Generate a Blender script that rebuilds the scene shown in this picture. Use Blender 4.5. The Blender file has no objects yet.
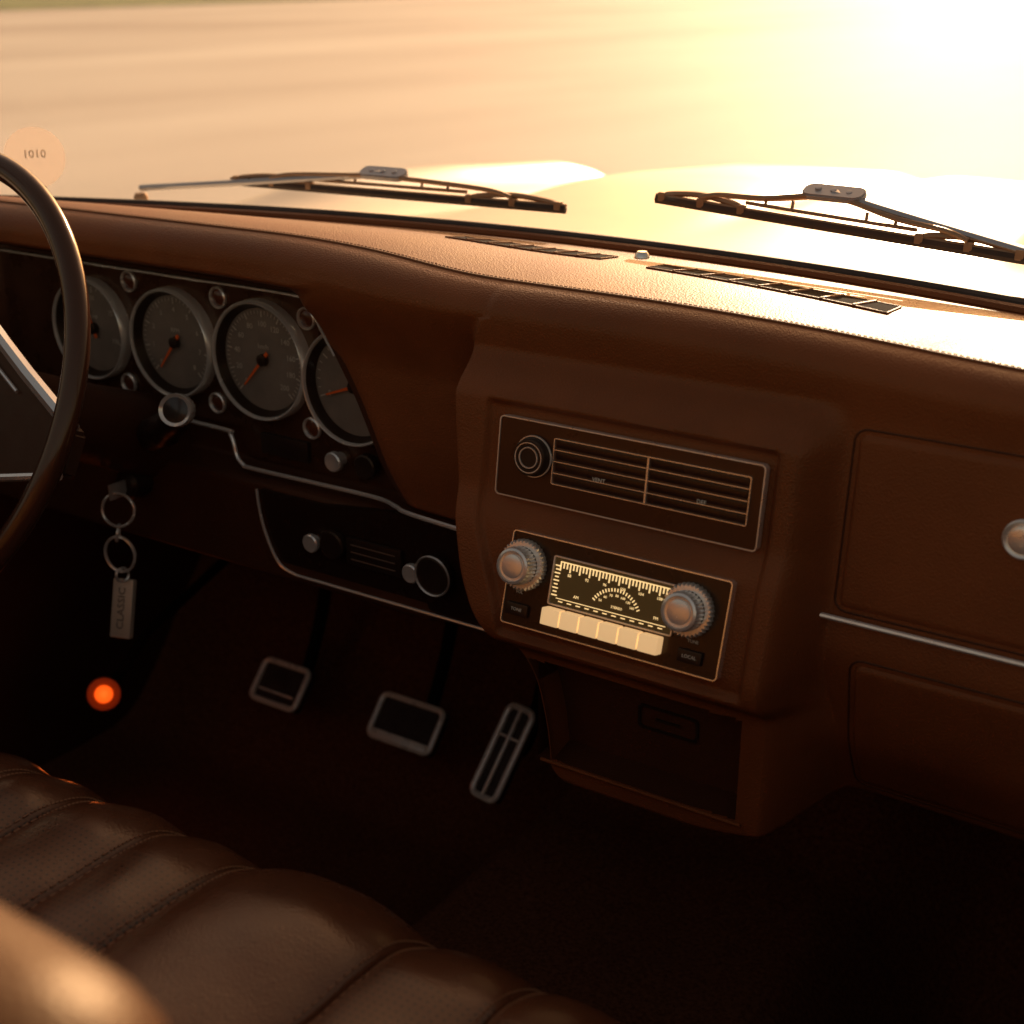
import bpy, bmesh, math, random
import numpy as np
from mathutils import Matrix, Vector
random.seed(4)
scn=bpy.context.scene
col=scn.collection
W={}
# ---------------------------------------------------------------- helpers
def T(x,y,z): return Matrix.Translation((x,y,z))
def FR(x,y,z,deg):
    t=math.radians(deg); s,c=math.sin(t),math.cos(t)
    return Matrix(((1,0,0,x),(0,s,-c,y),(0,c,s,z),(0,0,0,1)))
def sstep(a,b,x):
    t=min(1,max(0,(x-a)/(b-a))); return t*t*(3-2*t)
class Curve:
    def __init__(s,xs,ys,sig=0.0):
        xs=np.array(xs,float);ys=np.array(ys,float)
        if xs[0]>xs[-1]: xs=xs[::-1];ys=ys[::-1]
        n=1200;lo,hi=xs[0]-.05,xs[-1]+.05
        s.g=np.linspace(lo,hi,n);v=np.interp(s.g,xs,ys)
        if sig>0:
            k=int(4*sig/((hi-lo)/n))+1;kk=np.arange(-k,k+1)*((hi-lo)/n)
            w=np.exp(-kk**2/(2*sig*sig));w/=w.sum()
            v=np.convolve(np.pad(v,k,mode='edge'),w,mode='valid')
        s.v=v
    def __call__(s,x): return float(np.interp(x,s.g,s.v))
def obj(name,bm,mat,M=None,parent=None,smooth=True,label=None,cat=None,kind=None,group=None,recalc=True,auto=35):
    if recalc: bmesh.ops.recalc_face_normals(bm,faces=bm.faces)
    me=bpy.data.meshes.new(name);bm.to_mesh(me);bm.free()
    if smooth:
        for p in me.polygons:p.use_smooth=True
        try: me.set_sharp_from_angle(angle=math.radians(auto))
        except Exception: pass
    for m in (mat if isinstance(mat,(list,tuple)) else [mat]): me.materials.append(m)
    return reg(bpy.data.objects.new(name,me),M,parent,label,cat,kind,group)
def reg(o,M=None,parent=None,label=None,cat=None,kind=None,group=None):
    M=M or Matrix.Identity(4)
    col.objects.link(o);o.matrix_basis=M;W[o.name]=M.copy()
    if parent: o.parent=parent;o.matrix_parent_inverse=W[parent.name].inverted()
    if label:o["label"]=label
    if cat:o["category"]=cat
    if kind:o["kind"]=kind
    if group:o["group"]=group
    return o
def empty(name,M,parent=None,**k):
    return reg(bpy.data.objects.new(name,None),M,parent,**k)
def add_poly(bm,pts,d0,d1,M=None):
    a=[bm.verts.new((p[0],p[1],d0)) for p in pts];b=[bm.verts.new((p[0],p[1],d1)) for p in pts]
    n=len(pts);bm.faces.new(a[::-1]);bm.faces.new(b)
    for i in range(n): bm.faces.new((a[i],a[(i+1)%n],b[(i+1)%n],b[i]))
    if M: bmesh.ops.transform(bm,matrix=M,verts=a+b)
    return a+b
def rr(w,h,r,cx=0,cy=0,seg=5):
    o=[]
    for sx,sy,a0 in((1,1,0),(-1,1,90),(-1,-1,180),(1,-1,270)):
        for i in range(seg+1):
            a=math.radians(a0+90*i/seg);o.append((cx+sx*(w/2-r)+r*math.cos(a),cy+sy*(h/2-r)+r*math.sin(a)))
    return o
def add_ring(bm,outer,inner,d0,d1):
    n=len(outer)
    L=[[bm.verts.new((p[0],p[1],d)) for p in q] for q,d in((outer,d0),(outer,d1),(inner,d1),(inner,d0))]
    for k in range(4):
        A,B=L[k],L[(k+1)%4]
        for i in range(n): bm.faces.new((A[i],A[(i+1)%n],B[(i+1)%n],B[i]))
def add_box(bm,cx,cy,cz,w,h,d,bev=0,M=None):
    r=bmesh.ops.create_cube(bm,size=1);vs=r['verts']
    bmesh.ops.scale(bm,vec=(w,h,d),verts=vs);bmesh.ops.translate(bm,vec=(cx,cy,cz),verts=vs)
    if bev>0:
        es=list({e for v in vs for e in v.link_edges})
        rb=bmesh.ops.bevel(bm,geom=es,offset=bev,segments=2,affect='EDGES',profile=.6)
        vs=list({v for f in rb['faces'] for v in f.verts}|{v for v in vs if v.is_valid})
    if M: bmesh.ops.transform(bm,matrix=M,verts=vs)
def add_lathe(bm,prof,seg=48,M=None,knurl=0,kr=None):
    rings=[];allv=[]
    for j,(r,z) in enumerate(prof):
        if r<1e-6: v=[bm.verts.new((0,0,z))]
        else:
            v=[]
            for i in range(seg):
                rr_=r*(1-(knurl if (kr and kr[0]<=j<=kr[1] and i%2) else 0))
                a=2*math.pi*i/seg;v.append(bm.verts.new((rr_*math.cos(a),rr_*math.sin(a),z)))
        rings.append(v);allv+=v
    for A,B in zip(rings,rings[1:]):
        if len(A)==1 and len(B)==1: continue
        for i in range(seg):
            j=(i+1)%seg
            if len(A)==1: bm.faces.new((A[0],B[i],B[j]))
            elif len(B)==1: bm.faces.new((A[i],A[j],B[0]))
            else: bm.faces.new((A[i],A[j],B[j],B[i]))
    if M: bmesh.ops.transform(bm,matrix=M,verts=allv)
def add_tube(bm,pts,r,seg=10,closed=False,rs=None,flat=1.0):
    pts=[Vector(p) for p in pts];n=len(pts);rings=[];up=None
    for i,p in enumerate(pts):
        if closed: t=pts[(i+1)%n]-pts[i-1]
        else: t=pts[min(i+1,n-1)]-pts[max(i-1,0)]
        t.normalize()
        if up is None:
            up=Vector((0,0,1)) if abs(t.z)<.9 else Vector((0,1,0))
        up=(up-t*up.dot(t));up.normalize();s=t.cross(up)
        R=rs[i] if rs else r
        rings.append([bm.verts.new(p+R*(math.cos(2*math.pi*k/seg)*s+flat*math.sin(2*math.pi*k/seg)*up)) for k in range(seg)])
    m=n if closed else n-1
    for i in range(m):
        A,B=rings[i],rings[(i+1)%n]
        for k in range(seg): bm.faces.new((A[k],A[(k+1)%seg],B[(k+1)%seg],B[k]))
    if not closed: bm.faces.new(rings[0][::-1]);bm.faces.new(rings[-1])
def smooth_path(pts,n=8):
    P=[Vector(p) for p in pts];o=[]
    for i in range(len(P)-1):
        p0=P[max(i-1,0)];p1=P[i];p2=P[i+1];p3=P[min(i+2,len(P)-1)]
        for k in range(n):
            t=k/n;o.append(.5*((2*p1)+(p2-p0)*t+(2*p0-5*p1+4*p2-p3)*t*t+(3*p1-p0-3*p2+p3)*t**3))
    o.append(P[-1]);return o
def add_text(bm,s,size,x,y,z,rot=0,M=None,ext=.0001):
    cu=bpy.data.curves.new("t","FONT");cu.body=s;cu.size=size;cu.align_x='CENTER';cu.align_y='CENTER';cu.extrude=ext;cu.resolution_u=2
    o=bpy.data.objects.new("t",cu);col.objects.link(o)
    dg=bpy.context.evaluated_depsgraph_get();me=bpy.data.meshes.new_from_object(o.evaluated_get(dg))
    me.transform(T(x,y,z)@Matrix.Rotation(rot,4,'Z'))
    if M: me.transform(M)
    bm.from_mesh(me);bpy.data.objects.remove(o);bpy.data.meshes.remove(me);bpy.data.curves.remove(cu)
def grid(bm,rows,skip=None,matf=None):
    V=[[bm.verts.new(p) for p in r] for r in rows]
    for i in range(len(V)-1):
        for j in range(len(V[0])-1):
            c=(Vector(rows[i][j])+Vector(rows[i+1][j+1]))/2
            if skip and skip(c): continue
            f=bm.faces.new((V[i][j],V[i][j+1],V[i+1][j+1],V[i+1][j]))
            if matf: f.material_index=matf(c)
# ---------------------------------------------------------------- materials
def mat(name,c,rough=.5,metal=0,spec=.5,noise=0,nscale=20,bump=0,bscale=400,btype='noise',emis=None,es=0,coat=0,rvar=0,c2=None,tint=None):
    m=bpy.data.materials.new(name);m.use_nodes=True;nt=m.node_tree;N=nt.nodes;L=nt.links
    p=N['Principled BSDF'];p.inputs['Base Color'].default_value=(*c,1);p.inputs['Roughness'].default_value=rough
    p.inputs['Metallic'].default_value=metal;p.inputs['Specular IOR Level'].default_value=spec;p.inputs['Coat Weight'].default_value=coat
    if tint: p.inputs['Specular Tint'].default_value=(*tint,1)
    geo=N.new('ShaderNodeNewGeometry')
    if noise or rvar:
        n=N.new('ShaderNodeTexNoise');n.inputs['Scale'].default_value=nscale;n.inputs['Detail'].default_value=5
        L.new(geo.outputs['Position'],n.inputs['Vector'])
        if noise:
            mx=N.new('ShaderNodeMix');mx.data_type='RGBA'
            d=c2 or tuple(v*(1-noise) for v in c)
            mx.inputs['A'].default_value=(*d,1);mx.inputs['B'].default_value=(*(c if c2 else tuple(min(1,v*(1+noise)) for v in c)),1)
            cr=N.new('ShaderNodeMapRange');cr.inputs['From Min'].default_value=.3;cr.inputs['From Max'].default_value=.7
            L.new(n.outputs['Fac'],cr.inputs['Value']);L.new(cr.outputs['Result'],mx.inputs['Factor']);L.new(mx.outputs['Result'],p.inputs['Base Color'])
        if rvar:
            mr=N.new('ShaderNodeMapRange');mr.inputs['From Min'].default_value=.3;mr.inputs['From Max'].default_value=.7
            mr.inputs['To Min'].default_value=max(0,rough-rvar);mr.inputs['To Max'].default_value=rough+rvar
            L.new(n.outputs['Fac'],mr.inputs['Value']);L.new(mr.outputs['Result'],p.inputs['Roughness'])
    if bump:
        if btype=='leather':
            t=N.new('ShaderNodeTexVoronoi');t.inputs['Scale'].default_value=bscale;out=t.outputs['Distance']
        else:
            t=N.new('ShaderNodeTexNoise');t.inputs['Scale'].default_value=bscale;t.inputs['Detail'].default_value=4;out=t.outputs['Fac']
        L.new(geo.outputs['Position'],t.inputs['Vector'])
        b=N.new('ShaderNodeBump');b.inputs['Strength'].default_value=bump;b.inputs['Distance'].default_value=.0006
        L.new(out,b.inputs['Height']);L.new(b.outputs['Normal'],p.inputs['Normal'])
    if emis: p.inputs['Emission Color'].default_value=(*emis,1);p.inputs['Emission Strength'].default_value=es
    return m
WT=(1,.76,.52)
LE=mat("dash_leather",(.215,.060,.018),.46,spec=.42,noise=.2,nscale=9,bump=.5,bscale=650,btype='leather',rvar=.08,tint=WT)
LED=mat("dark_and_shaded_leather",(.075,.023,.010),.45,spec=.4,noise=.15,nscale=9,bump=.5,bscale=650,btype='leather',tint=WT)  # dark trim colour; on the fascia it serves as painted shade
SEAT=mat("seat_leather",(.105,.036,.016),.26,spec=.6,noise=.15,nscale=14,bump=.2,bscale=520,btype='leather',rvar=.04,tint=(1,.82,.66))
SEATP=mat("perforated_seat_leather",(.105,.036,.016),.29,spec=.6,noise=.15,nscale=14,bump=.16,bscale=520,btype='leather',rvar=.04,tint=(1,.82,.66))
nt=SEATP.node_tree;N=nt.nodes;L=nt.links
geo=N.new('ShaderNodeNewGeometry');sc=N.new('ShaderNodeVectorMath');sc.operation='MULTIPLY';sc.inputs[1].default_value=(200,200,0)
fr=N.new('ShaderNodeVectorMath');fr.operation='FRACTION';sb=N.new('ShaderNodeVectorMath');sb.operation='SUBTRACT';sb.inputs[1].default_value=(.5,.5,0)
ln=N.new('ShaderNodeVectorMath');ln.operation='LENGTH';gt=N.new('ShaderNodeMath');gt.operation='LESS_THAN';gt.inputs[1].default_value=.2
L.new(geo.outputs['Position'],sc.inputs[0]);L.new(sc.outputs[0],fr.inputs[0]);L.new(fr.outputs[0],sb.inputs[0]);L.new(sb.outputs[0],ln.inputs[0]);L.new(ln.outputs['Value'],gt.inputs[0])
p=N['Principled BSDF'];src=p.inputs['Base Color'].links[0].from_socket
mx=N.new('ShaderNodeMix');mx.data_type='RGBA';mx.inputs['B'].default_value=(.015,.006,.004,1);L.new(gt.outputs[0],mx.inputs['Factor']);L.new(src,mx.inputs['A']);L.new(mx.outputs['Result'],p.inputs['Base Color'])
CH=mat("chrome",(.98,.93,.87),.22,.8,spec=.8,rvar=.06,nscale=60)
STEEL=mat("brushed_steel",(.92,.85,.77),.34,.7,rvar=.1,nscale=80)
KNB=mat("knob_metal",(.96,.88,.79),.22,.55,spec=.8,rvar=.06,nscale=80)
BLK=mat("black_plastic",(.028,.015,.011),.38,rvar=.1,nscale=50,tint=WT)
BLKG=mat("gloss_black_panel",(.028,.012,.008),.25,rvar=.06,nscale=30,tint=WT)
VENTP=mat("vent_panel_brown",(.075,.024,.010),.32,rvar=.06,nscale=30,tint=WT)
PANEL=mat("cluster_panel",(.06,.021,.010),.3,rvar=.08,nscale=40,noise=.2,tint=WT)
DIAL=mat("gauge_dial",(.24,.19,.155),.55,noise=.12,nscale=50)
WHT=mat("printed_markings",(.9,.82,.68),.6)
DMK=mat("dial_print",(.62,.54,.45),.6)
RED=mat("needle_red",(.95,.15,.02),.4)
RUB=mat("rubber",(.045,.026,.018),.6,noise=.3,nscale=60)
RIM=mat("wheel_rim",(.06,.022,.012),.2,coat=.3,rvar=.05,nscale=30,tint=WT)
SPK=mat("spoke_leather",(.05,.020,.011),.5,0,spec=.3,rvar=.06,nscale=60,tint=WT)
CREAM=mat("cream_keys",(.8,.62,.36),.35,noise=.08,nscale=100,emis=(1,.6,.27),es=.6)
DLIT=mat("lit_scale",(.7,.55,.3),.4,emis=(1,.66,.28),es=1.0)
CARP=mat("carpet",(.15,.048,.021),.95,spec=.1,noise=.4,nscale=260,bump=1,bscale=900)
DARK=mat("underside_black",(.012,.006,.004),.9,spec=.05)
PAINT=mat("cream_paint",(.62,.55,.47),.36,spec=.45,rvar=.05,nscale=5)
THREAD=mat("thread",(.28,.12,.05),.6)
STKT=mat("disc_print",(.66,.42,.28),.6)
AMB=mat("amber_lamp",(.8,.12,.02),.4,emis=(1,.11,.008),es=1.1)
WIP=mat("wiper_metal",(.40,.25,.15),.45,.4,rvar=.1,nscale=90)
WIPC=mat("wiper_cap",(.5,.50,.52),.35,.6,rvar=.08,nscale=90)
GL=bpy.data.materials.new("window_glass");GL.use_nodes=True;nt=GL.node_tree;N=nt.nodes;L=nt.links;N.clear()
o=N.new('ShaderNodeOutputMaterial');tr=N.new('ShaderNodeBsdfTransparent');tr.inputs[0].default_value=(.99,.97,.94,1);gl=N.new('ShaderNodeBsdfGlossy');gl.inputs['Roughness'].default_value=.05
m_=N.new('ShaderNodeMixShader');m_.inputs[0].default_value=.035;L.new(tr.outputs[0],m_.inputs[1]);L.new(gl.outputs[0],m_.inputs[2]);L.new(m_.outputs[0],o.inputs[0])
STK=bpy.data.materials.new("translucent_paper");STK.use_nodes=True;nt=STK.node_tree;N=nt.nodes;L=nt.links;N.clear()
o=N.new('ShaderNodeOutputMaterial');a_=N.new('ShaderNodeBsdfTranslucent');a_.inputs[0].default_value=(.42,.33,.27,1);b_=N.new('ShaderNodeBsdfTransparent')
m_=N.new('ShaderNodeMixShader');m_.inputs[0].default_value=.5;L.new(a_.outputs[0],m_.inputs[1]);L.new(b_.outputs[0],m_.inputs[2]);L.new(m_.outputs[0],o.inputs[0])

# ---------------------------------------------------------------- ground
CZ=-1.2
bm=bmesh.new();s=1200
bm.faces.new([bm.verts.new(p) for p in((-s,-s,CZ),(s,-s,CZ),(s,s,CZ),(-s,s,CZ))])
G=bpy.data.materials.new("pale_pavement");G.use_nodes=True;nt=G.node_tree;N=nt.nodes;L=nt.links;p=N['Principled BSDF'];p.inputs['Roughness'].default_value=.70;p.inputs['Specular IOR Level'].default_value=.36
geo=N.new('ShaderNodeNewGeometry');mp=N.new('ShaderNodeMapping');mp.inputs['Scale'].default_value=(.25,.06,1);mp.inputs['Rotation'].default_value=(0,0,math.radians(-50))
n=N.new('ShaderNodeTexNoise');n.inputs['Scale'].default_value=1.1;n.inputs['Detail'].default_value=6
L.new(geo.outputs['Position'],mp.inputs[0]);L.new(mp.outputs[0],n.inputs['Vector'])
cr=N.new('ShaderNodeValToRGB');cr.color_ramp.elements[0].position=.33;cr.color_ramp.elements[0].color=(.52,.43,.36,1);cr.color_ramp.elements[1].position=.68;cr.color_ramp.elements[1].color=(.72,.64,.55,1)
L.new(n.outputs['Fac'],cr.inputs[0]);L.new(cr.outputs[0],p.inputs['Base Color'])
n2=N.new('ShaderNodeTexNoise');n2.inputs['Scale'].default_value=30;L.new(geo.outputs['Position'],n2.inputs['Vector'])
bp=N.new('ShaderNodeBump');bp.inputs['Strength'].default_value=.4;bp.inputs['Distance'].default_value=.02;L.new(n2.outputs['Fac'],bp.inputs['Height']);L.new(bp.outputs[0],p.inputs['Normal'])
obj("ground",bm,G,smooth=False,kind="structure")
bm=bmesh.new();pp=[(-47,20),(-49,37),(-53,57),(-62,90),(-90,200),(-200,600),(-900,600),(-900,-100),(-60,-100)]
bm.faces.new([bm.verts.new((x*.9,y*.9,CZ+.03)) for x,y in pp])
GR=mat("grass_verge",(.17,.19,.05),.9,noise=.4,nscale=.7)
obj("grass_verge",bm,GR,smooth=False,kind="structure")

# ---------------------------------------------------------------- dashboard surface
def yw(x): return 1.11-.35*(x+.66)**2
ZE=Curve([-1.4,-.8,-.712,-.62,-.45,-.336,-.19,.1],[-.212,-.206,-.209,-.217,-.216,-.2195,-.229,-.236],.03)
YE=Curve([-1.4,-.8,-.712,-.62,-.45,.1],[.885,.88,.876,.866,.86,.858],.03)
XW=Curve([-.24,-.26,-.28,-.34,-.40,-.44,-.6],[-.815,-.803,-.787,-.750,-.722,-.69,-.66],.008)
XL=Curve([-.2,-.30,-.376,-.42,-.45,-.470,-.485,-.50,-.54,-.6],[-.60,-.594,-.5825,-.568,-.550,-.530,-.512,-.504,-.494,-.488],.009)
YA=Curve([-.19,-.262,-.438,-.446,-.53,-.6],[.937,.937,.937,.907,.9,.9],.0025)
YBz=Curve([-.2,-.426,-.434,-.6],[0,0,1,1],.0018)
YBu=Curve([-.75,-.74,-.72,-.60,-.58,-.5],[.903,.898,.890,.880,.882,.882],.005)
YC=Curve([-.285,-.301,-.3586,-.3805,-.446,-.460,-.468,-.474,-.480,-.60],[.828,.825,.8167,.8047,.786,.786,.792,.803,.801,.800],.0045)
YP=Curve([-.2,-.235,-.25,-.27,-.40,-.43,-.50,-.56,-.6],[.852,.848,.848,.851,.838,.832,.845,.88,.9],.008)
ZB=Curve([-1.4,-.62,-.56,-.36,-.315,-.275,.1],[-.532,-.532,-.578,-.578,-.570,-.552,-.56],.010)
def front(u,x,z):
    s=sstep(-.88,-.58,u)
    lip=.868*(1-s)+YP(z)*s
    kz=sstep(-.240,-.264,z)
    pas=YP(z)
    zf=sstep(-.258,-.292,z)
    a=lip*(1-kz)+YA(z)*kz
    kzb=sstep(-.225,-.31,z)
    b0=YBu(u)*(1-YBz(z))+YBz(z)*.905
    b=lip*(1-kzb)+b0*kzb
    xl=-.558+.034*sstep(-.36,-.46,z)
    ins=sstep(xl-.003,xl+.003,x)*sstep(-.326,-.332,x)*sstep(-.289,-.296,z)*sstep(-.460,-.454,z)
    sur=.0062*(1-ins)*sstep(-.478,-.462,z)
    c=pas*(1-zf)+(YC(z)-sur)*zf
    f=sstep(-.45,-.50,z)
    k=sstep(-.318,-.290+.012*f,x)
    w=.0025+.022*sstep(-.31,-.262,z)
    y=a+(b-a)*sstep(-.7405-w,-.7405+w,u)
    y=y+(c-y)*sstep(-.583,-.573,u)
    y=y+(pas-y)*k
    return y
us=sorted(set([round(v,5) for v in np.arange(-1.36,.0401,.007)]+[round(v,5) for v in np.arange(-.765,-.716,.0016)]+[round(v,5) for v in np.arange(-.59,-.520,.0015)]+[round(v,5) for v in np.arange(-.345,-.265,.0016)]))
def ztop(u,t): return -.228+(ZE(u)+.228)*sstep(0,1,t)+.004*math.sin(math.pi*t)
rows=[]
for t in np.linspace(0,1,22):
    r=[]
    for u in us:
        y0=yw(u)-.012;ye=YE(u)+.022;y=y0+(ye-y0)*t
        r.append((u,y,ztop(u,t)))
    rows.append(r)
for a in np.linspace(10,90,9):
    r=[]
    for u in us:
        al=math.radians(a);yf=front(u,u,ZE(u)-.022)
        ye=YE(u)+.022
        r.append((u,ye-(ye-yf)*math.sin(al),ZE(u)-.022+.022*math.cos(al)))
    rows.append(r)
nz=200
for i in range(1,nz+1):
    r=[]
    for u in us:
        z0=ZE(u)-.022;z=z0+(ZB(u)-z0)*i/nz
        k=sstep(-.222,-.262,z)
        x=float(np.interp(u,[-1.36,-.9,-.74,-.58,-.42,.04],[-1.36,-.9,-.74+(XW(z)+.74)*k,-.58+(XL(z)+.58)*k,-.42,.04]))
        r.append((x,front(u,x,z),z))
    rows.append(r)
last=rows[-1]
for dy,dz in((.003,-.003),(.010,-.005),(.03,-.005),(.2,.01),(.35,.03)):
    rows.append([(p[0],min(p[1]+dy,1.25),p[2]+dz) for p in last])
bm=bmesh.new()
OX1,OZ0,OZ1=-.334,-.562,-.482
def hole(c): return OZ0<c.z<OZ1 and c.x<OX1 and c.x>XL(c.z)+(-.42-XL(c.z))*.06 and c.y<.85
grid(bm,rows,skip=hole,matf=lambda c:1 if (c.z<-.258 and c.y>.893 and c.x<-.48) else 0)  # driver-side recess and knee area: shade painted in with the darker leather
dash=empty("dashboard",T(-.66,.9,-.4),label="brown leather car dashboard with gauges, radio and chrome trim",cat="dashboard")
obj("leather_fascia",bm,[LE,LED],parent=dash,auto=50)
bm=bmesh.new();pts=[]
for u in np.arange(-1.3,.04,.01): pts.append((u,YE(u)+.017,ZE(u)+.0003))
add_tube(bm,pts,.0010,6)
for k in range(0,330):
    u=-1.28+k*.004
    add_tube(bm,[(u,YE(u)+.021,ZE(u)+.0005),(u+.0024,YE(u+.0024)+.021,ZE(u+.0024)+.0005)],.0005,4)
obj("stitched_seam",bm,THREAD,parent=dash)
def slotvent(xa,xb,ya,yb,n):
    hw=.015
    def zt(x,y):
        t=(yw(x)-.012-y)/(yw(x)-.012-YE(x)-.022); return ztop(x,min(1,max(0,t)))
    def P(s,w,h):
        x=xa+(xb-xa)*s;y=ya+(yb-ya)*s+w
        return (x,y,zt(x,y)+h)
    bm=bmesh.new();grid(bm,[[P(s,w,.0009) for s in np.linspace(0,1,30)] for w in(-hw,0,hw)])
    o=obj("defroster_vent",bm,DARK,parent=dash,smooth=False)
    bm=bmesh.new()
    path=[P(s,-hw,.0008) for s in np.linspace(0,1,24)]+[P(s,hw,.0008) for s in np.linspace(1,0,24)]
    add_tube(bm,path,.0008,6,closed=True)
    for i in range(1,n):
        s=i/n;add_tube(bm,[P(s,-hw,.0010),P(s+.03,hw,.0010)],.0014,6)
    obj("slotted_grille",bm,LE,parent=o)
slotvent(-.722,-.572,1.012,1.022,7)
slotvent(-.519,-.306,1.004,.958,8)
bm=bmesh.new();add_lathe(bm,[(0,.006),(.004,.0055),(.006,.003),(.0065,0)],24)
obj("chrome_button",bm,CH,M=T(-.560,1.058,-.225),parent=dash)
bm=bmesh.new();x0,x1,z0,z1=-.502,OX1+.005,OZ0-.004,OZ1+.006
q=[(x0,z0),(x1,z0),(x1,z1),(x0,z1)]
A=[bm.verts.new((x,.8040,z)) for x,z in q];B=[bm.verts.new((x,.832,z+.004)) for x,z in q]
for i in range(4): bm.faces.new((A[i],A[(i+1)%4],B[(i+1)%4],B[i]))
bm.faces.new(B)
cub=obj("storage_cubby",bm,LED,parent=dash,smooth=False)
bm=bmesh.new();add_tube(bm,[(x0+.006,.7985,z0+.002),(x1,.7985,z0+.002)],.0014,8)
obj("cubby_trim",bm,LE,parent=cub)
bm=bmesh.new();add_ring(bm,rr(.05,.02,.004),rr(.046,.016,.003),0,.001);add_box(bm,0,0,.0005,.02,.002,.001)
obj("embossed_handle",bm,BLK,M=FR(-.405,.831,-.520,0),parent=cub)
# ---------------------------------------------------------------- vent panel
Mv=FR(-.440,.8167,-.330,8)
bm=bmesh.new();add_poly(bm,rr(.208,.058,.003),-.004,.003)
vent=obj("air_vent_panel",bm,VENTP,M=Mv,parent=dash)
bm=bmesh.new();add_ring(bm,rr(.2095,.0595,.0035),rr(.2078,.0578,.0028),-.003,.0040);obj("chrome_surround",bm,STEEL,M=Mv,parent=vent)
bm=bmesh.new();cx,cy,w,h=.0195,.0035,.153,.034
add_ring(bm,rr(w,h,.0015,cx,cy),rr(w-.0014,h-.0014,.001,cx,cy),.003,.0050)
for i in(1,2,3): add_box(bm,cx,cy-h/2+h*i/4,.0042,w-.002,.0006,.0016)
add_box(bm,cx,cy,.0045,.0014,h-.002,.0024)
obj("chrome_louvre_lines",bm,CH,M=Mv,parent=vent)
bm=bmesh.new()
for i in range(4):
    for sx in(-1,1): add_box(bm,cx+sx*.038,cy-h/2+h*(i+.5)/4,.0026,.073,.0058,.0022,.0006,M=None)
obj("vent_slat",bm,BLKG,M=Mv,parent=vent)
bm=bmesh.new();add_lathe(bm,[(.0155,.003),(.0155,.005),(.0140,.006),(.0135,.011),(.0125,.0125),(.009,.0125),(.0085,.0115),(0,.0115)],48)
vk=obj("vent_knob",bm,BLK,M=Mv@T(-.073,.004,0),parent=vent)
bm=bmesh.new()
for r in(.0150,.0110,.0075): add_lathe(bm,[(r-.0006,.0118 if r<.014 else .0052),(r-.0003,.0128 if r<.014 else .0062),(r+.0003,.0128 if r<.014 else .0062),(r+.0006,.0118 if r<.014 else .0052)],48)
obj("knob_ring",bm,STEEL,M=Mv@T(-.073,.004,0),parent=vent)
for s_,tx in(("VENT",-.018),("DEF",.062)):
    bm=bmesh.new();add_text(bm,s_,.0042,tx,-.0035,.0050);obj("vent_lettering",bm,WHT,M=Mv,parent=vent,smooth=False)
# ---------------------------------------------------------------- radio
Mr=FR(-.4328,.7930,-.4133,16)
bm=bmesh.new();add_poly(bm,rr(.1735,.068,.002),-.006,.004)
radio=obj("car_radio",bm,BLKG,M=Mr,parent=dash)
radio["label"]="black radio with chrome knobs and cream push buttons"
bm=bmesh.new();add_ring(bm,rr(.1752,.0697,.003),rr(.1734,.0679,.002),-.004,.0052);obj("chrome_surround",bm,CH,M=Mr,parent=radio)
bm=bmesh.new();ox,oy=.000,.0055
add_ring(bm,rr(.100,.036,.0015,ox,oy),rr(.0980,.0340,.001,ox,oy),.004,.0062)
obj("dial_frame",bm,STEEL,M=Mr,parent=radio)
bm=bmesh.new();add_poly(bm,rr(.0980,.0340,.001,ox,oy),.004,.0046);obj("tuning_window",bm,mat("dial_window",(.02,.014,.008),.25,emis=(.9,.5,.15),es=.03),M=Mr,parent=radio)
bm=bmesh.new()
for i in range(34):
    x=ox-.044+.088*i/33;hh=.0042 if i%3 else .0064;add_box(bm,x,oy+.0140-hh/2,.0050,.0010,hh,.0004)
add_box(bm,ox,oy+.0142,.0050,.089,.0008,.0004)
for i in range(9): add_box(bm,ox-.0460,oy+.011-.0027*i,.0050,.003 if i%2 else .0045,.0009,.0004)
for i in range(19):
    a=math.radians(150-120*i/18);r=.0205
    add_box(bm,0,0,0,.0024,.0008,.0004,M=T(ox+.004+r*math.cos(a),oy-.0165+r*math.sin(a),.0050)@Matrix.Rotation(a,4,'Z'))
for i in range(7):
    a=math.radians(140-100*i/6);add_text(bm,["54","60","70","80","100","130","160"][i],.0026,ox+.004+.0165*math.cos(a),oy-.0165+.0165*math.sin(a),.005)
for i,s_ in enumerate(["88","92","96","100","104","108"]): add_text(bm,s_,.0030,ox-.036+.0145*i,oy+.0055,.005)
add_text(bm,"AM",.003,ox-.028,oy-.0085,.005);add_text(bm,"FM",.003,ox+.036,oy-.0085,.005);add_text(bm,"STEREO",.0026,ox+.005,oy-.0085,.005)
add_box(bm,ox,oy-.0125,.0050,.088,.0005,.0004)
for i in range(12): add_box(bm,ox-.040+.0073*i,oy-.0145,.0050,.0035,.0007,.0004)
obj("tuning_scale",bm,DLIT,M=Mr,parent=radio,smooth=False)
def lett(s_,sz,x,y,z,M,par):
    bm=bmesh.new();add_text(bm,s_,sz,x,y,z);obj("lettering",bm,WHT,M=M,parent=par,smooth=False)
lett("VOL",.0032,-.075,-.0098,.0045,Mr,radio);lett("TUNE",.0032,.066,-.0120,.0045,Mr,radio)
BX=-.0425
for i in range(6):
    bm=bmesh.new();add_box(bm,0,0,.008,.0150,.0125,.010,.0012)
    pb=obj("push_button",bm,CREAM,M=Mr@T(BX+.0158*i,-.0205,0),parent=radio)
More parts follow.
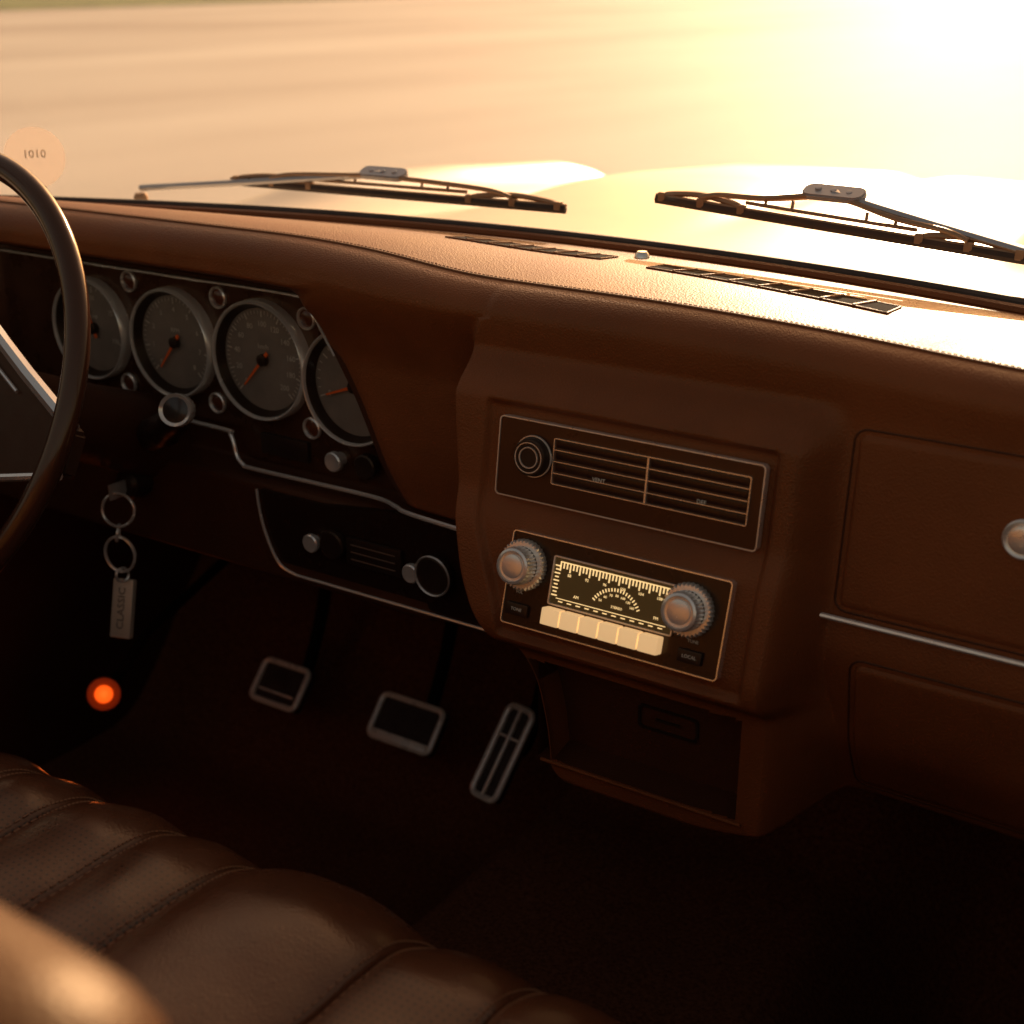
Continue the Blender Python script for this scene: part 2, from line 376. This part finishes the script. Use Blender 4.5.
for x,y,s_ in((-.0740,-.0225,"TONE"),(.066,-.0225,"LOCAL")):
    bm=bmesh.new();add_box(bm,0,0,.0055,.018,.009,.003,.0008);sb_=obj("selector_button",bm,BLK,M=Mr@T(x,y,0),parent=radio)
    lett(s_,.0034,x,y,.0073,Mr,radio)
for x,y in((-.0735,.0110),(.0600,.0090)):
    Mk=Mr@T(x,y,0)
    bm=bmesh.new();add_lathe(bm,[(.0175,.004),(.0188,.0050),(.0192,.0065),(.0192,.0100),(.0182,.0114),(.0140,.0116)],72,knurl=.10,kr=(1,4))
    k=obj("radio_knob",bm,KNB,M=Mk,parent=radio,auto=20)
    k["label"]="knurled chrome radio knob"
    bm=bmesh.new();add_lathe(bm,[(.0140,.0110),(.0142,.0150),(.0138,.0215),(.0130,.0235),(.0112,.0242),(.0106,.0230),(.0088,.0228),(.0084,.0240),(.0060,.0244),(.0030,.0246),(0,.0247)],60,knurl=.06,kr=(0,2));
    obj("radio_knob_cap",bm,KNB,M=Mk,parent=radio,auto=20)
# ---------------------------------------------------------------- instrument cluster
Mc=FR(-.96,.933,-.33,0)
pl=[(-1.25,-.2665),(-.80,-.2665),(-.74,-.34),(-.70,-.40),(-.67,-.4325),(-.915,-.4325),(-.920,-.4045),(-1.25,-.4045)]
bm=bmesh.new();add_poly(bm,[(x+.96,z+.33) for x,z in pl[::-1]],-.002,.001)
clu=obj("instrument_cluster",bm,PANEL,M=Mc,parent=dash,smooth=False)
bm=bmesh.new();add_tube(bm,smooth_path([(-1.25,.930,-.2675),(-1.0,.930,-.2675),(-.845,.930,-.2675),(-.820,.926,-.272),(-.805,.918,-.286),(-.785,.915,-.312)],6),.0013,8)
add_tube(bm,smooth_path([(-1.05,.920,-.405),(-.93,.918,-.405),(-.921,.917,-.408),(-.916,.916,-.416),(-.912,.915,-.428),(-.904,.914,-.4345),(-.89,.914,-.4365),(-.78,.914,-.4355),(-.735,.910,-.4340),(-.705,.894,-.4300),(-.68,.884,-.4290),(-.590,.877,-.4300)],5),.0021,8)
obj("chrome_trim",bm,KNB,parent=clu)
def gauge(x,z,R,labels,needle,title,a0=225,a1=-45):
    M=FR(x,.9335,z,0)
    bm=bmesh.new();add_lathe(bm,[(R*.955,.0012),(R*.965,.0115),(R*.985,.0138),(R*1.005,.0142),(R*1.03,.0125),(R*1.04,.0090),(R*1.045,.0)],72)
    g=obj("gauge",bm,KNB,M=M,parent=clu)
    bm=bmesh.new();add_lathe(bm,[(R*.88,.0030),(R*.96,.0115)],72);obj("gauge_shroud",bm,BLK,M=M,parent=g)
    bm=bmesh.new();add_lathe(bm,[(0,.0024),(R*.955,.0024)],64);obj("dial_face",bm,DIAL,M=M,parent=g)
    bm=bmesh.new();n=len(labels);tot=(n-1)*5
    for i in range(tot+1):
        a=math.radians(a0+(a1-a0)*i/tot);l=.006 if i%5==0 else .0032
        add_box(bm,0,0,0,l,.0011 if i%5==0 else .0006,.0003,M=T((R*.84-l/2)*math.cos(a),(R*.84-l/2)*math.sin(a),.0029)@Matrix.Rotation(a,4,'Z'))
    for i,s_ in enumerate(labels):
        a=math.radians(a0+(a1-a0)*i/(n-1));add_text(bm,s_,R*.135,R*.61*math.cos(a),R*.61*math.sin(a),.0028)
    add_text(bm,title,R*.12,0,R*.22,.0028)
    obj("dial_markings",bm,DMK,M=M,parent=g,smooth=False)
    a=math.radians(needle);bm=bmesh.new()
    pts=[(-.010,-.0018),(R*.66,-.0008),(R*.66,.0008),(-.010,.0018)]
    add_poly(bm,pts,.0050,.0058,M=Matrix.Rotation(a,4,'Z'));obj("needle",bm,RED,M=M,parent=g)
    bm=bmesh.new();add_lathe(bm,[(.0058,.003),(.0055,.0075),(.003,.0085),(0,.0085)],28);obj("needle_hub",bm,BLK,M=M,parent=g)
    bm=bmesh.new();add_lathe(bm,[(0,.0120),(R*.955,.0108)],48);obj("gauge_glass",bm,GL,M=M,parent=g)
sp=["0","20","40","60","80","100","120","140","160","180","200"]
gauge(-1.113,-.333,.050,["0","25","50","75","100"],110,"AMP",200,-20)
gauge(-.998,-.332,.0520,["0","1","2","3","4","5","6","7","8"],232,"RPM")
gauge(-.884,-.333,.0550,sp,228,"km/h")
gauge(-.776,-.342,.0520,["E","","1/2","","F"],200,"FUEL",200,-20)
LENS=mat("lens_brown",(.12,.035,.015),.2)
for x,z in((-1.056,-.279),(-.937,-.281),(-.829,-.287),(-1.070,-.384),(-.948,-.385),(-.829,-.390)):
    bm=bmesh.new();add_lathe(bm,[(.0105,.001),(.0105,.0035),(.0092,.0045),(.0085,.003),(.0080,.0020)],32);o=obj("warning_lamp",bm,STEEL,M=FR(x,.9325,z,0),parent=clu)
    bm=bmesh.new();add_lathe(bm,[(0,.0040),(.005,.0035),(.0084,.0015)],32);obj("lamp_lens",bm,LENS,M=FR(x,.9325,z,0),parent=o)
bm=bmesh.new();add_box(bm,0,0,.003,.058,.020,.005,.001);o=obj("rocker_switch",bm,BLK,M=FR(-.862,.932,-.414,0),parent=clu)
def knob(x,y,z,r,m,h=.02,parent=clu,tilt=0):
    bm=bmesh.new();add_lathe(bm,[(r*.7,0),(r*.7,h*.5),(r,h*.55),(r,h*.9),(r*.85,h),(r*.4,h*.96),(0,h*.96)],40,knurl=.04,kr=(2,3))
    return obj("switch_knob",bm,m,M=FR(x,y,z,tilt),parent=parent)
knob(-.797,.932,-.414,.0095,STEEL,.014);knob(-.760,.932,-.412,.012,BLK,.014)
lp=[(-.872,-.450),(-.80,-.450),(-.72,-.440),(-.60,-.440),(-.60,-.524),(-.835,-.524),(-.852,-.516),(-.864,-.490)]
bm=bmesh.new();add_poly(bm,[(x+.75,z+.49) for x,z in lp[::-1]],-.002,.004);hp=obj("heater_control_panel",bm,BLKG,M=FR(-.75,.905,-.49,0),parent=dash,smooth=False)
bm=bmesh.new();add_tube(bm,smooth_path([(-.874,.899,-.449),(-.872,.899,-.468),(-.866,.899,-.492),(-.853,.899,-.517),(-.835,.899,-.5255),(-.80,.899,-.5265),(-.60,.899,-.5265)],6),.0015,8)
obj("chrome_trim",bm,KNB,parent=hp)
knob(-.806,.902,-.487,.009,KNB,.010,hp);knob(-.779,.902,-.482,.014,BLK,.012,hp);knob(-.690,.902,-.489,.009,KNB,.012,hp);knob(-.664,.902,-.484,.018,BLK,.014,hp)
bm=bmesh.new();add_lathe(bm,[(.0170,.0135),(.018,.0150),(.0190,.0135)],40);obj("knob_ring",bm,STEEL,M=FR(-.664,.902,-.484,0),parent=hp)
bm=bmesh.new();add_box(bm,0,0,.005,.062,.026,.004,.001);sl=obj("slider_control",bm,BLK,M=FR(-.734,.902,-.485,0),parent=hp)
bm=bmesh.new()
for i in(-1,0,1): add_box(bm,0,i*.007,.0073,.05,.001,.0006)
obj("slider_markings",bm,mat("dim_print",(.2,.12,.08),.5),M=FR(-.734,.902,-.485,0),parent=sl,smooth=False)
# ---------------------------------------------------------------- glove box
def groove(name,x0,x1,z0,z1,r,parent):
    pts=[]
    pts.append((x1,z1));pts.append((x0+r,z1))
    for a in(110,130,150,170): pts.append((x0+r+r*math.cos(math.radians(a)),z1-r+r*math.sin(math.radians(a))))
    for a in(190,210,230,250): pts.append((x0+r+r*math.cos(math.radians(a)),z0+r+r*math.sin(math.radians(a))))
    pts+= [(x0+r,z0),(x1,z0)]
    P=[]
    for a,b in zip(pts,pts[1:]):
        n=max(1,int(math.hypot(b[0]-a[0],b[1]-a[1])/.008))
        for k in range(n): P.append((a[0]+(b[0]-a[0])*k/n,a[1]+(b[1]-a[1])*k/n))
    bm=bmesh.new();add_tube(bm,[(x,front(x,x,z)+.0003,z) for x,z in P],.0009,6);return obj(name,bm,LED,parent=parent)
def patch2(name,x0,x1,z0,z1,r,proud,m,parent):
    bm=bmesh.new();nx,nzp=50,34;rows=[]
    for i in range(nzp+1):
        v=i/nzp;z=z1+(z0-z1)*v;d=min(z1-z,z-z0);xi=x0+(r-math.sqrt(max(0,r*r-(r-min(d,r))**2)))
        row=[]
        for j in range(nx+1):
            x=xi+(x1-xi)*(j/nx)**1.9
            e=min(x-xi,d);ed=sstep(0,.004,e)
            row.append((x,front(x,x,z)-proud*ed+.003*(1-ed),z))
        rows.append(row)
    grid(bm,rows);return obj(name,bm,m,parent=parent,auto=80)
gb=patch2("glove_box_door",-.2875,.03,-.3985,-.276,.008,.0020,LE,dash)
groove("door_gap",-.2890,.03,-.3998,-.2748,.009,gb)
gb2=patch2("lower_glove_box_door",-.271,.03,-.546,-.432,.008,.0022,LE,dash)
groove("door_gap",-.2725,.03,-.5475,-.4305,.009,gb2)
bm=bmesh.new();add_tube(bm,[(x,YP(-.404)-.0035,-.404) for x in np.arange(-.296,.035,.01)],.0020,8);obj("chrome_strip",bm,KNB,parent=dash)
bm=bmesh.new();add_lathe(bm,[(.0125,0),(.0130,.003),(.0118,.0042),(.0100,.0030),(.0092,.0030),(.0085,.0050),(.0070,.0055),(0,.0055)],40);add_box(bm,0,0,.0057,.0016,.008,.0008)
obj("glove_box_lock",bm,STEEL,M=FR(-.174,.8435,-.325,5),parent=gb)
# ---------------------------------------------------------------- steering wheel
Mw=FR(-1.038,.665,-.318,27)
sw=empty("steering_wheel",Mw,label="dark thin-rimmed steering wheel with chrome-edged spokes",cat="steering wheel")
R=.197
bm=bmesh.new();add_tube(bm,[(R*math.cos(a),R*math.sin(a),0) for a in np.linspace(0,2*math.pi,97)[:-1]],.0105,14,closed=True,flat=.9)
obj("wheel_rim",bm,RIM,M=Mw,parent=sw,auto=60)
for sgn in(1,-1):
    bm=bmesh.new();P=[(0,.072),(.055,.066),(.120,.030),(.188,-.004),(.188,-.040),(.120,-.052),(.05,-.064),(0,-.066)]
    P=[(sgn*x,y) for x,y in P]
    add_poly(bm,P if sgn<0 else P[::-1],-.034,-.018)
    bmesh.ops.bevel(bm,geom=bm.edges[:],offset=.003,segments=2,affect='EDGES')
    sp_=obj("spoke",bm,SPK,M=Mw,parent=sw)
    bm=bmesh.new()
    add_tube(bm,[(sgn*x,y,-.018) for x,y in[(.0,.074),(.055,.068),(.120,.032),(.186,-.002)]],.0065,8)
    add_tube(bm,[(sgn*x,y,-.018) for x,y in[(.0,-.068),(.05,-.066),(.120,-.054),(.186,-.040)]],.0035,8)
    add_tube(bm,[(sgn*x,y,-.0165) for x,y in[(.0,.056),(.050,.050),(.115,.016)]],.0018,8)
    obj("chrome_edge",bm,CH,M=Mw,parent=sp_)
bm=bmesh.new();add_poly(bm,rr(.11,.11,.03,0,-.002,8),-.035,-.008);bmesh.ops.bevel(bm,geom=[e for e in bm.edges if abs(e.verts[0].co.z-e.verts[1].co.z)<1e-5 and e.verts[0].co.z>-.01],offset=.008,segments=4,affect='EDGES')
obj("horn_pad",bm,SPK,M=Mw,parent=sw)
bm=bmesh.new();add_lathe(bm,[(.028,-.035),(.034,-.045),(.036,-.09),(.038,-.20),(.044,-.30)],48)
sc_=obj("steering_column",bm,LED,M=FR(-1.038,.665,-.318,24),label="brown steering column shroud below the gauges",cat="steering column")
from math import radians as rd
Mk=T(-.906,.838,-.362)@Matrix.Rotation(rd(28),4,'Z')@FR(0,0,0,18)
bm=bmesh.new();add_tube(bm,smooth_path([(-.990,.885,-.412),(-.96,.872,-.398),(-.925,.856,-.378),(-.908,.848,-.367)],5),.012,12,rs=[.017]*6+[.013]*5+[.010]*5);obj("switch_stalk",bm,BLK,parent=sc_)
bm=bmesh.new();add_lathe(bm,[(.012,-.014),(.0150,-.010),(.0155,.002),(.0145,.005),(.0130,.004),(.0115,.003)],40,knurl=.04,kr=(1,2));kk=obj("chrome_knob",bm,KNB,M=Mk,parent=sc_)
bm=bmesh.new();add_lathe(bm,[(0,.0045),(.006,.0043),(.0118,.003)],32);obj("knob_lens",bm,mat("knob_lens_dark",(.05,.035,.028),.2),M=Mk,parent=sc_)
bm=bmesh.new();add_lathe(bm,[(.0155,-.03),(.0155,.004),(.012,.008),(.0065,.0075),(.006,.006),(0,.006)],36)
obj("ignition_lock",bm,BLK,M=FR(-1.035,.888,-.472,0),parent=dash)
kc=empty("key_ring",T(-1.035,.872,-.49),label="steel split rings with metal tag hanging from ignition",cat="key ring")
bm=bmesh.new();add_box(bm,0,0,.010,.0025,.016,.022,.0006);obj("ignition_key",bm,STEEL,M=FR(-1.035,.882,-.474,0),parent=kc)
def ring(c,r,t,ax):
    bm=bmesh.new();pts=[]
    for a in np.linspace(0,4*math.pi*.98,80):
        pts.append((r*math.cos(a),r*math.sin(a),.0016*a/(4*math.pi)))
    add_tube(bm,pts,t,8);return obj("split_ring",bm,KNB,M=T(*c)@ax,parent=kc)
ring((-1.030,.866,-.492),.0165,.0015,Matrix.Rotation(rd(25),4,'Z')@Matrix.Rotation(rd(80),4,'X'))
ring((-1.033,.866,-.517),.0085,.0013,Matrix.Rotation(rd(-50),4,'Z')@Matrix.Rotation(rd(80),4,'X'))
ring((-1.034,.866,-.540),.0180,.0015,Matrix.Rotation(rd(10),4,'Z')@Matrix.Rotation(rd(85),4,'X'))
ring((-1.034,.865,-.562),.0070,.0012,Matrix.Rotation(rd(80),4,'Z')@Matrix.Rotation(rd(85),4,'X'))
Mt=T(-1.034,.862,-.598)@Matrix.Rotation(rd(12),4,'Z')@FR(0,0,0,20)@Matrix.Rotation(rd(3),4,'Z')
TAG=mat("satin_tag",(.8,.66,.5),.5,.4,rvar=.08,nscale=80)
bm=bmesh.new();add_box(bm,0,0,0,.024,.060,.007,.0015);tg=obj("metal_tag",bm,TAG,M=Mt,parent=kc)
bm=bmesh.new();add_text(bm,"CLASSIC",.0115,0,0,.0037,rot=rd(90));obj("engraved_word",bm,mat("engraving",(.16,.10,.07),.6),M=Mt,parent=tg,smooth=False)
# ---------------------------------------------------------------- pedals
PCH=mat("pedal_steel",(.98,.88,.76),.3,.15,spec=.9,rvar=.06,nscale=80)
def pedal(name,x,y,z,w,h,tilt,roll,bars,label,cat):
    M=FR(x,y,z,tilt)@Matrix.Rotation(rd(roll),4,'Z')
    bm=bmesh.new();add_poly(bm,rr(w,h,.008),-.012,0)
    P=obj("rubber_pad",bm,RUB,M=M)
    e=empty(name,M,label=label,cat=cat)
    P.parent=e;P.matrix_parent_inverse=M.inverted()
    bm=bmesh.new()
    cx_=[(p[0]*(1-.0035/(w/2)),p[1]*(1-.0035/(h/2))) for p in rr(w+.004,h+.004,.009)]
    add_tube(bm,[(p[0],p[1],.001) for p in cx_],.0038,8,closed=True)
    for b in bars: add_box(bm,b[0],b[1],.002,b[2],b[3],.005,.0012)
    obj("steel_trim",bm,PCH,M=M,parent=e)
    bm=bmesh.new();add_tube(bm,smooth_path([M@Vector((0,0,-.012)),M@Vector((0,.03,-.04)),Vector((x+.01,y+.09,z+.14)),Vector((x+.01,y+.08,z+.34))],6),.008,8);obj("pedal_arm",bm,DARK,parent=e)
pedal("clutch_pedal",-1.10,1.15,-.832,.075,.055,42,0,[(0,-.012,.055,.003)],"small rubber clutch pedal with steel edging","pedal")
pedal("brake_pedal",-.902,1.15,-.826,.092,.056,42,0,[(0,-.022,.08,.010)],"rubber brake pedal with bright steel frame","pedal")
pedal("accelerator_pedal",-.745,1.12,-.80,.036,.108,38,-6,[(0,0,.004,.10),(0,.018,.03,.003)],"tall narrow accelerator pedal with steel edging","pedal")
# ---------------------------------------------------------------- seat
seat=empty("bench_seat",T(-.6,.25,-.7),label="brown leather bench seat with stitched pleats",cat="seat")
seams=[-1.26,-1.19,-1.12,-1.05,-.98,-.91,-.84,-.776,-.712,-.634,-.566,-.427,-.346,-.28,-.21,-.14,-.07,.0]
def pleat(x):
    for a,b in zip(seams,seams[1:]):
        if a<=x<=b:
            t=(x-a)/(b-a);wdt=b-a;k=.0092 if wdt<.1 else .0165
            return k*(math.sin(math.pi*t)**.5)
    return 0
xs=[]
for a,b in zip(seams,seams[1:]):
    for t in[0,.005,.015,.035,.07,.12,.19,.29,.4,.5,.6,.7,.8,.87,.925,.962,.984,.994]: xs.append(a+(b-a)*t)
xs.append(0)
prof=[]
for y in np.linspace(-.1,.50,44): prof.append((y,-.543+.006*math.sin((y+.1)*4)+.006*sstep(.2,.42,y),0,1))
y0,z0=.50,prof[-1][1]
for a in np.linspace(4,100,22):
    al=rd(a);prof.append((y0+.085*math.sin(al),z0-.085+.085*math.cos(al),math.sin(al),math.cos(al)))
e=prof[-1]
for k in range(1,9): prof.append((e[0]-.006*k,e[1]-.022*k,.99,-.1))
rows=[]
def wav(x,y): return .0008*math.sin(x*43+y*31)+.0006*math.sin(x*17-y*57)+.0004*math.sin(x*95+y*140)
for (y,z,ny,nz_) in prof:
    r=[]
    for x in xs:
        h=pleat(x)+wav(x,y)
        r.append((x,y+ny*h,z+nz_*h))
    rows.append(r)
bm=bmesh.new()
grid(bm,rows,matf=lambda c:(0 if (-.566<c.x<-.427 or c.y>.51) else 1))
obj("seat_cushion",bm,[SEAT,SEATP],parent=seat,auto=80)
bm=bmesh.new()
for s_ in seams[1:-1]:
    for dx in(-.0040,.0040):
        for i in range(20,66):
            a=prof[i];b=prof[i+1]
            for q in(0.05,.55):
                P0=[a[j]+(b[j]-a[j])*q for j in range(4)];P1=[a[j]+(b[j]-a[j])*(q+.32) for j in range(4)]
                def off(P): return pleat(s_+dx)+wav(s_+dx,P[0])+.0004
                h0,h1=off(P0),off(P1)
                add_tube(bm,[(s_+dx,P0[0]+P0[2]*h0,P0[1]+P0[3]*h0),(s_+dx,P1[0]+P1[2]*h1,P1[1]+P1[3]*h1)],.0007,4)
obj("seat_stitching",bm,mat("seat_thread",(.28,.13,.06),.5),parent=seat)
BACK=mat("backrest_leather",(.060,.019,.007),.46,spec=.4,noise=.1,nscale=14,bump=.4,bscale=420,btype='leather',tint=(1,.62,.22))
bm=bmesh.new();r=bmesh.ops.create_cube(bm,size=1)
bmesh.ops.scale(bm,vec=(1.08,.17,.60),verts=r['verts'])
bmesh.ops.bevel(bm,geom=bm.edges[:],offset=.050,segments=10,affect='EDGES',profile=.5)
Mb=T(-.748,.130,-.501)@Matrix.Rotation(rd(4),4,'X')@Matrix.Rotation(rd(2),4,'Y')
obj("seat_backrest",bm,BACK,M=Mb,parent=seat,auto=80)
# ---------------------------------------------------------------- car body
car=empty("car_body",T(-.66,.8,CZ),label="cream open car body with hood, windscreen and carpeted floor",cat="car")
bm=bmesh.new();rows=[]
HE=Curve([1.1,1.25,1.8,2.15,2.26,2.32,2.36],[-.262,-.260,-.284,-.310,-.335,-.38,-.5],.02)
for y in list(np.linspace(1.17,2.1,60))+list(np.linspace(2.12,2.37,20)):
    r=[]
    for x in np.linspace(-1.46,.14,190):
        d=x+.66;z=HE(y)-.022*(d/.7)**2+.030*(sstep(.36,.29,abs(d)))*sstep(1.22,1.7,y)
        z-=.022*math.exp(-((abs(d)-.45)/.05)**2)*sstep(1.25,1.6,y)
        z+=.034*math.exp(-((abs(d)-.60)/.05)**2)*sstep(1.2,1.5,y)
        z-=.010*math.exp(-(d/.03)**2)*sstep(1.3,1.7,y)
        z-=.25*sstep(.70,.80,abs(d))
        r.append((x,y-.12*(d/.7)**2*sstep(1.2,2.2,y),z))
    rows.append(r)
grid(bm,rows);obj("hood",bm,PAINT,parent=car,auto=60)
bm=bmesh.new();rows=[]
for k in range(10):
    rows.append([(x,yw(x)+.004+.022*k,-.234-.005*k) for x in np.linspace(-1.44,.12,60)])
grid(bm,rows);obj("cowl_panel",bm,PAINT,parent=car)
bm=bmesh.new();add_tube(bm,[(x,yw(x)-.002,-.225) for x in np.linspace(-1.4,.1,70)],.0060,10)
obj("windshield_seal",bm,RUB,parent=car)
bm=bmesh.new();add_tube(bm,[(x,yw(x)-.013,-.2265) for x in np.linspace(-1.4,.1,70)],.0045,8)
obj("dash_edge_trim",bm,LE,parent=car)
bm=bmesh.new();rows=[]
for t in np.linspace(0,1,10): rows.append([(x,yw(x)-.002-.5*t,-.222+.45*t) for x in np.linspace(-1.36,.04,50)])
grid(bm,rows);obj("windshield",bm,GL,parent=car)
Ms=T(-1.155,.915,-.166)@Matrix.Rotation(rd(48),4,'Z')@FR(0,0,0,8)
bm=bmesh.new();bmesh.ops.create_circle(bm,cap_ends=True,segments=56,radius=.0290)
st=obj("permit_disc",bm,STK,M=Ms,label="pale round translucent disc standing on the dashboard top",cat="permit disc")
bm=bmesh.new();add_text(bm,"1010",.011,0,.003,.0006);obj("disc_print",bm,STKT,M=Ms,parent=st,smooth=False)
bm=bmesh.new();add_box(bm,0,-.034,-.004,.016,.014,.012,.002);obj("disc_stand",bm,BLK,M=Ms,parent=st)
for sx in(-1.42,.10):
    bm=bmesh.new();add_tube(bm,[(sx,.90,-.24),(sx,.45,.235)],.022,10);obj("windshield_pillar",bm,LED,parent=car)
for dx in(-1.42,.12):
    bm=bmesh.new();add_box(bm,dx,-.15,-.62,.06,2.1,.76,.01);obj("door_panel",bm,LED,parent=car)
    bm=bmesh.new();add_box(bm,dx,1.11,-.67,.06,.42,.64,.004);obj("kick_panel",bm,LED,parent=car)
bm=bmesh.new();add_box(bm,-.66,1.335,-.66,1.46,.03,.62,0);obj("firewall",bm,DARK,parent=car,smooth=False)
bm=bmesh.new();rows=[]
for y in np.linspace(-1.2,1.315,90):
    r=[]
    for x in np.linspace(-1.4,.1,110):
        z=-.97+.15*sstep(-.735,-.66,x)*sstep(-.22,-.36,x)+.22*sstep(1.12,1.36,y)+.0025*math.sin(x*31+y*13)+.002*math.sin(x*11-y*29)
        r.append((x,y,z))
    rows.append(r)
grid(bm,rows);obj("carpet_floor",bm,CARP,parent=car,auto=80)
bm=bmesh.new();add_tube(bm,smooth_path([(-1.375,.80,-.70),(-1.35,.79,-.68),(-1.34,.74,-.66),(-1.35,.69,-.68),(-1.375,.68,-.70)],6),.006,8);obj("door_handle",bm,CH,parent=car)
# amber lamp
Ml=T(-1.19,.95,-.782)@Matrix.Rotation(rd(50),4,'Z')@FR(0,0,0,25)
bm=bmesh.new();add_lathe(bm,[(0,.008),(.006,.0065),(.0105,.001)],28);al=obj("amber_lamp",bm,AMB,M=Ml,label="small glowing amber lamp under the dashboard",cat="lamp")
bm=bmesh.new();add_lathe(bm,[(.0107,-.002),(.0120,.0002),(.0190,-.001),(.0200,-.02),(0,-.02)],28);obj("lamp_housing",bm,LE,M=Ml,parent=al)
bm=bmesh.new();add_tube(bm,[(-1.20,.962,-.79),(-1.22,1.05,-.75),(-1.22,1.2,-.70)],.006,8);obj("lamp_bracket",bm,DARK,parent=al)
pt=bpy.data.lights.new("lamp_glow","POINT");pt.energy=.03;pt.color=(1,.18,.03);pt.shadow_soft_size=.01
po=bpy.data.objects.new("lamp_glow",pt);col.objects.link(po);po.matrix_basis=Ml@T(0,0,.03)
# ---------------------------------------------------------------- wipers
def wiper(p0,p1,cap,piv,label):
    p0,p1,cap,piv=map(Vector,(p0,p1,cap,piv));mid=(p0+p1)/2;d=(p1-p0);Lb=d.length;d.normalize();up=Vector((0,.25,.97));sd=d.cross(up)
    e=empty("windshield_wiper",T(*piv),label=label,cat="windshield wiper",group="windshield wipers")
    P=lambda s,h,o=0:mid+d*(s*Lb/2)+up*h+sd*o
    bm=bmesh.new();add_tube(bm,[P(s,0) for s in np.linspace(-1,1,12)],.0026,6,flat=1.6);obj("rubber_blade",bm,RUB,parent=e)
    bm=bmesh.new()
    for o_ in(-.0045,.0045):
        add_tube(bm,smooth_path([P(-.72,.007,o_),P(-.60,.012,o_),P(-.35,.015,o_),cap-up*.003+sd*o_,P(.35,.015,o_),P(.60,.012,o_),P(.72,.007,o_)],5),.0023,6)
    for s in(-.72,.72):
        add_tube(bm,smooth_path([P(s-.24,.002),P(s-.2,.006),P(s,.0095),P(s+.2,.006),P(s+.24,.002)],5),.0028,6)
    for s in(-.96,-.48,.48,.96,-.72,.72): add_box(bm,0,0,0,.007,.007,.008,.001,M=T(*P(s,.003)))
    add_tube(bm,[P(-1,.0035),P(1,.0035)],.0019,6)
    add_tube(bm,[P(-.46,.009),P(.46,.009)],.0018,6)
    for s in(-.35,-.2,.2,.35): add_tube(bm,[P(s,.009),P(s,.0165)],.0015,5)
    obj("blade_frame",bm,WIP,parent=e)
    bm=bmesh.new();ax=math.atan2(d.y,d.x);add_poly(bm,rr(.056,.018,.0085),-.003,.003,M=T(*cap)@Matrix.Rotation(ax,4,'Z')@Matrix.Rotation(rd(26),4,'X'))
    bmesh.ops.bevel(bm,geom=[ed for ed in bm.edges],offset=.0012,segments=2,affect='EDGES')
    for k in(-.014,0,.014): add_lathe(bm,[(0,.0042),(.0025,.004),(.003,.0025)],14,M=T(*(cap+d*k))@Matrix.Rotation(rd(26),4,'X'))
    obj("blade_clip",bm,WIPC,parent=e)
    bm=bmesh.new();q=cap*.55+piv*.45+up*.004
    add_tube(bm,smooth_path([cap,q,piv+up*.01],8),.0055,8,flat=.7);obj("wiper_arm",bm,WIPC,parent=e)
    bm=bmesh.new();add_lathe(bm,[(.008,-.02),(.008,.000),(.006,.004),(0,.005)],24,M=T(*piv));obj("wiper_pivot",bm,WIP,parent=e)
wiper((-1.09,1.115,-.207),(-.68,1.13,-.204),(-.892,1.128,-.186),(-1.215,1.10,-.231),"dark wiper with silver clip resting on windscreen")
wiper((-.585,1.128,-.186),(-.250,1.09,-.200),(-.4166,1.118,-.167),(-.205,1.085,-.212),"dark wiper with silver clip resting on windscreen")

# ---------------------------------------------------------------- light, world, camera
az=rd(-15);el=rd(19)
S=Vector((math.sin(az)*math.cos(el),math.cos(az)*math.cos(el),math.sin(el)))
sun=bpy.data.lights.new("sun","SUN");sun.energy=5;sun.angle=rd(.5);sun.color=(1,.77,.52)
so=bpy.data.objects.new("sun",sun);col.objects.link(so);so.rotation_euler=S.to_track_quat('Z','Y').to_euler()
w=bpy.data.worlds.new("World");scn.world=w;w.use_nodes=True;nt=w.node_tree;N=nt.nodes;L=nt.links
bg=N['Background'];sky=N.new('ShaderNodeTexSky');sky.sky_type='NISHITA';sky.sun_disc=False;sky.sun_elevation=el;sky.sun_rotation=az%(2*math.pi);sky.dust_density=5;sky.air_density=1.3
mx=N.new('ShaderNodeMix');mx.data_type='RGBA';mx.blend_type='MULTIPLY';mx.inputs['Factor'].default_value=1;mx.inputs['B'].default_value=(1.05,.72,.49,1)
L.new(sky.outputs[0],mx.inputs['A']);L.new(mx.outputs['Result'],bg.inputs[0]);bg.inputs[1].default_value=.15
cam=bpy.data.cameras.new("camera");co=bpy.data.objects.new("camera",cam);col.objects.link(co)
F=Vector((-.5113,.7813,-.3581));Rv=Vector((.8367,.5476,0));U=Vector((-.1961,.2996,.9337))
m=Matrix((Rv,U,-F)).transposed().to_4x4();co.matrix_world=m
cam.sensor_width=36;cam.lens=49.22;cam.clip_start=.02;cam.clip_end=3000
cam.dof.use_dof=True;cam.dof.focus_distance=1.08;cam.dof.aperture_fstop=6.3
scn.camera=co
scn.view_settings.view_transform='Standard';scn.view_settings.look='None';scn.view_settings.exposure=0
